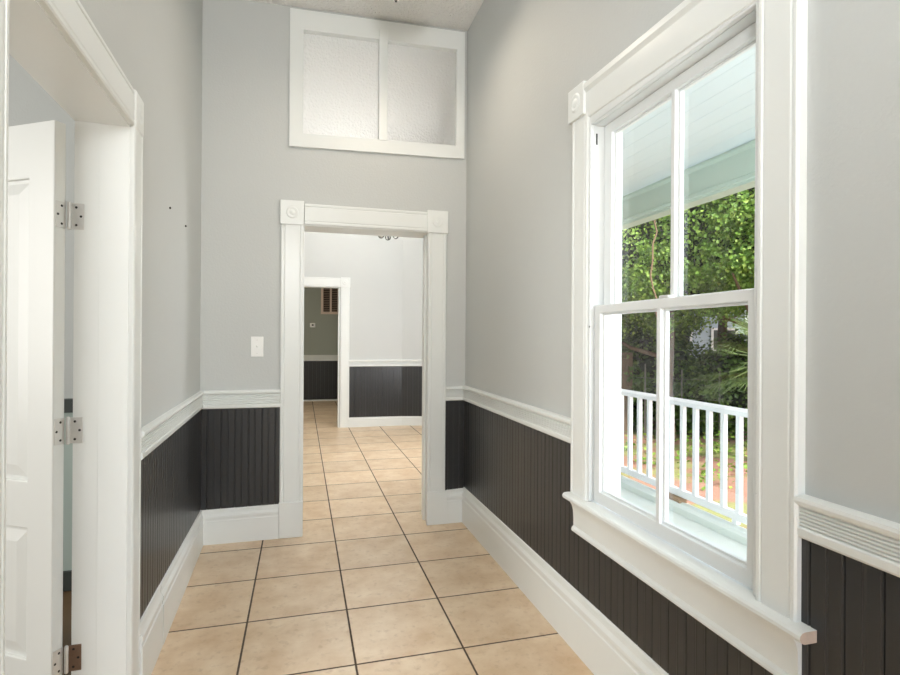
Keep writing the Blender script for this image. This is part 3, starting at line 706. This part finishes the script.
def shrub(base, h, r, mat, label, seed, dens=1.0, size=0.09):
    rng = random.Random(seed); t = thing('shrub', base, label, 'shrub', group='shrubs along the back of the yard'); og = t.location
    cen = base+Vector((0, 0, h*0.5)); rad = (r, r, h*0.5)
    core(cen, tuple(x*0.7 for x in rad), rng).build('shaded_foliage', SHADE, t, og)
    foliage(cen, rad, int(110*dens), 45, size, rng, 0.6, 0.2).build('foliage', mat, t, og, smooth=False, recalc=False)
    for k in range(4):
        a = k*1.57+rng.uniform(0, 1); MB().tube([base+Vector((0, 0, -0.02)), base+Vector((math.cos(a)*r*0.3, math.sin(a)*r*0.3, h*0.45))], [0.025, 0.012], 6).build('stem', BARK, t, og)
    return t
shrub(W(655, 11.6), 2.4, 0.9, LEAFD, 'dark shrub behind the lower left pane beside the board fence', 11, 1.6)
shrub(W(668, 11.8), 1.6, 0.9, LEAFD, 'low dark shrub seen just right of the centre muntin', 12, 1.3)
shrub(W(705, 11.2), 1.5, 0.95, LEAFD, 'low dark shrub in the middle of the lower right pane', 13, 1.4)
shrub(W(742, 10.6), 2.1, 1.0, LEAFD, 'dark shrub behind the palm in the lower right pane', 14, 1.6)
shrub(W(790, 11.0), 2.4, 1.2, LEAFD, 'dark shrub past the palm toward the street', 15, 1.2)
shrub(W(585, 11.8), 2.2, 1.2, LEAFD, 'dark shrub beyond the far end of the railing', 16, 1.2)
# low weeds on the soil, one uncountable mass
mb = MB(); vs, fs = [], []
for i, (u, D, h) in enumerate(((632, 9.3, .45), (650, 8.2, .28), (662, 10.0, .4), (690, 8.6, .42), (706, 7.3, .25), (722, 9.0, .5), (738, 7.7, .4), (747, 9.4, .5), (700, 9.9, .4), (770, 8.2, .4), (610, 9.0, .4))):
    rng = random.Random(50+i); b = W(u, D)
    for k in range(70):
        p = b+Vector((rng.gauss(0, .16), rng.gauss(0, .16), abs(rng.gauss(0.3, .25))*h))
        leaf(vs, fs, p, Vector((rng.gauss(0, .5), rng.gauss(0, .5), 0.8)).normalized(), 0.075*rng.uniform(.6, 1.3), rng)
tag(mb.add(vs, fs).build('weeds', LEAF, None, W(690, 8.6), smooth=False, recalc=False), 'low green weeds scattered over the soil behind the railing', 'weeds', 'stuff')
# hanging vine in front of the trees
vp = []
vpx = [(654, 196), (654.5, 222), (657, 232), (653, 243), (652.5, 262), (650.5, 275), (653, 288), (657, 300), (656, 312), (658, 322)]
for u, v in vpx:
    D = 7.0; p = CAM+D*(Fv+R2*((u-450)/FPX)-U2*((v-337.5)/FPX)); vp.append(p)
vp = [Vector((vp[0].x+0.25, vp[0].y+2.4, 4.6)), Vector((vp[0].x+0.1, vp[0].y+0.9, 3.9))]+vp
tag(MB().tube(vp, [0.014]*2+[0.011]*(len(vp)-3)+[0.005], 7).build('hanging_vine', VINEM, None, vp[-1]), 'brown twisting bare vine hanging in front of the trees', 'vine')
# palm
pb = W(776, 8.0)
t = thing('palm', pb, 'palm with long spiky fronds reaching into the lower right pane', 'palm'); og = t.location
tr = MB().tube([pb+Vector((0, 0, -.03)), pb+Vector((.03, 0, .8)), pb+Vector((0, 0, 1.55))], [0.14, 0.12, 0.10], 10).build('trunk', BARK, t, og)
rng = random.Random(5); hd = pb+Vector((0, 0, 1.6))
for k in range(26):
    a = k*2.4; el = rng.uniform(-0.35, 1.0); L = rng.uniform(0.9, 1.35)
    d = Vector((math.cos(a)*math.cos(el), math.sin(a)*math.cos(el), math.sin(el))); side = d.cross(Vector((0, 0, 1))).normalized(); up2 = side.cross(d)
    mb = MB(); st = [hd+d*L*q-Vector((0, 0, 1))*(0.35*q*q) for q in (0, .25, .5)]
    mb.tube(st, 0.007, 5)
    c = st[-1]
    for j in range(19):
        th = (j-9)/9*1.15; dd = d*math.cos(th)+side*math.sin(th); ll = L*0.62*(1-0.3*abs(j-9)/9)
        w = up2.cross(dd).normalized()*0.008
        m1 = c+dd*ll*0.55-Vector((0, 0, .02)); e = c+dd*ll-Vector((0, 0, .10*rng.uniform(.5, 1.8)))
        mb.add([c-w*0.3, c+w*0.3, m1+w, m1-w, e], [(0, 1, 2, 3), (3, 2, 4)])
    mb.build('frond', FRONDM, t, og, smooth=False, recalc=False)
# brown board fence at the left and low wire fence
fa, fb = W(540, 10.6), W(632, 10.9)
dv = (fb-fa); L = dv.length; dv.normalize(); nv = Vector((-dv.y, dv.x, 0))
mb = MB(); s = 0.0
t = thing('board_fence', (fa+fb)/2, 'brown vertical board fence at the left of the yard', 'fence'); og = t.location
pr = []
while s < L:
    pr += [(s, 0.0), (s+0.001, 0.012), (s+0.138, 0.012), (s+0.139, 0.0)]; s += 0.14
pr += [(pr[-1][0], -0.02), (0, -0.02)]
mb.ext(pr, GZ, GZ+1.66, lambda s, d, z: tuple(fa+dv*s-nv*d*(1)+Vector((0, 0, z-GZ)))).build('fence_boards', FENCEM, t, og, smooth=False)
for k in range(3):
    p = fa+dv*(L*(0.02+0.48*k))+nv*0.06
    MB().box(p.x-.04, p.x+.04, p.y-.04, p.y+.04, GZ-.02, GZ+1.5).build('fence_post', FENCEM, t, og)
wa, wb = W(637, 10.5), W(800, 9.8)
t = thing('wire_fence', (wa+wb)/2, 'thin wire fence crossing in front of the shrubs', 'fence'); og = t.location
GALV = paint('galvanised_wire', (124, 122, 112), 0.6, 0.1, 10, 0, metal=0.2)
for k in range(5):
    p = wa.lerp(wb, (0.055+k*0.235))
    MB().tube([p+Vector((0, 0, -.02)), p+Vector((0, 0, 1.35 if k else 1.45))], 0.014, 8).build('fence_post', GALV, t, og)
for zz in (0.4, 0.8, 1.18):
    MB().tube([wa+Vector((0, 0, zz)), wa.lerp(wb, .5)+Vector((0, 0, zz-.02)), wb+Vector((0, 0, zz))], 0.005, 5).build('wire', GALV, t, og)
# neighbouring house
ha = W(640, 17.5); hb = W(745, 17.0)
t = thing('house', (ha+hb)/2, 'pale blue clapboard house glimpsed behind the trees', 'house'); og = t.location
dv = (hb-ha).normalized(); nv = Vector((dv.y, -dv.x, 0)); L = (hb-ha).length
if nv.dot(CAM-ha) < 0: nv = -nv
pr = []
z = GZ
while z < GZ+3.4: pr += [(z, 0.02), (z+0.145, 0.0)]; z += 0.15
pr += [(z, -3.0), (GZ, -3.0)]
MB().ext(pr, 0, L, lambda z, d, s: tuple(ha+dv*s+nv*d+Vector((0, 0, z-GZ)))).build('siding_wall', BLUESIDE, t, og, smooth=False)
HF = lambda s, d, z: tuple(ha+dv*s+nv*d+Vector((0, 0, z)))
MB().ext([(0.5, 3.35), (0.5, 3.45), (-1.5, 4.8), (-3.6, 3.45), (-3.6, 3.35), (-1.5, 4.7)], -0.4, L+0.4, lambda d, z, s: HF(s, d, z)).build('roof', ROOFM, t, og, smooth=False)
for s in (L*0.25, L*0.68):
    wf = MB().slab([s, s+0.8], [0.9, 2.3], [(s+.07, s+.73, 0.97, 1.57), (s+.07, s+.73, 1.63, 2.23)], 0.01, 0.06, HF).build('window_frame', RAILM, t, og, smooth=False)
    MB().box(s+.06, s+.74, 0.021, 0.024, 0.96, 2.24, HF).build('pane', SLATE, wf, og, smooth=False)

# ------------------------------------------------------------------ light
wd = bpy.data.worlds.new('sky'); SC.world = wd; wd.use_nodes = True
nt = wd.node_tree; bg = nt.nodes['Background']
sk = nt.nodes.new('ShaderNodeTexSky'); sk.sky_type = 'NISHITA'; sk.sun_disc = False; sk.sun_elevation = math.radians(52); sk.sun_rotation = math.radians(150); sk.air_density = 1.0; sk.dust_density = 2.5
nt.links.new(sk.outputs[0], bg.inputs['Color']); bg.inputs['Strength'].default_value = 0.48
def lamp(name, typ, loc, energy, color=(1, 1, 1), target=None, **kw):
    l = bpy.data.lights.new(name, typ); l.energy = energy; l.color = color
    for k, v in kw.items(): setattr(l, k, v)
    o = bpy.data.objects.new(name, l); COL.objects.link(o); o.location = loc
    if target is not None:
        o.rotation_euler = (Vector(target)-Vector(loc)).to_track_quat('-Z', 'Y').to_euler()
    return o
lamp('sun', 'SUN', (10, -10, 20), 5.8, (1.0, 0.95, 0.86), target=(10+0.10, -10+0.66, 20-0.74), angle=math.radians(1.0))
lamp('hall_lamp', 'AREA', (HL.x, HL.y, 3.196), 7, (1.0, 0.87, 0.72), target=(HL.x, HL.y, 0), shape='DISK', size=0.26)
lamp('entrance_fill', 'AREA', (0.25, -4.35, 1.7), 15, (0.96, 0.98, 1.0), target=(0.0, 0, 1.9), shape='RECTANGLE', size=1.3, size_y=2.4)  # added fill lamp behind the camera, lighting the hall from the front
lamp('ceiling_fill', 'AREA', (-0.45, -3.4, 2.3), 44, (0.97, 0.985, 1.0), target=(-0.4, -2.2, 3.55), shape='DISK', size=0.5)  # invented lamp behind the camera, aimed up to brighten the hall ceiling
lamp('porch_fill', 'AREA', (2.35, -2.9, 1.7), 62, (0.86, 0.93, 1.0), target=(-0.8, 0.6, 0.6), shape='RECTANGLE', size=1.4, size_y=1.6)  # extra cool lamp out of view on the porch, boosting light through the window
lamp('far_room_daylight', 'AREA', (1.90, 2.9, 1.6), 88, (0.97, 0.98, 1.0), target=(0.2, 3.6, 2.0), shape='RECTANGLE', size=1.4, size_y=1.8)
lamp('fixture_transom_fill', 'AREA', (0.75, 3.45, 2.5), 5, (1.0, 0.97, 0.93), target=(0.3, 1.2, 3.0), shape='DISK', size=0.25)  # added at the fixture but aimed up at the transom to brighten its panes
lamp('far_ceiling_fill', 'AREA', (0.4, 4.3, 2.85), 62, (1.0, 0.99, 0.97), target=(0.4, 4.3, 3.6), shape='DISK', size=0.8)  # added unseen lamp, lightens the ceiling that shows through the transom
lamp('third_room_fill', 'AREA', (-1.3, 6.6, 1.8), 28, (1.0, 0.92, 0.8), target=(0.6, 7.4, 0.4), shape='RECTANGLE', size=0.9, size_y=1.4)  # made-up fill for the third room, which has no window
lamp('left_room_fill', 'AREA', (-3.9, -1.6, 1.7), 75, (1.0, 0.98, 0.94), target=(-0.9, -0.9, 1.4), shape='RECTANGLE', size=1.6, size_y=1.8)  # added fill lamp inside the left room, no window modelled there

SC.view_settings.view_transform = 'Standard'
SC.view_settings.look = 'None'
SC.view_settings.exposure = 0.24
SC.cycles.use_denoising = True
SC.cycles.max_bounces = 10
SC.cycles.diffuse_bounces = 6
SC.cycles.transparent_max_bounces = 16
SC.cycles.sample_clamp_indirect = 6.0
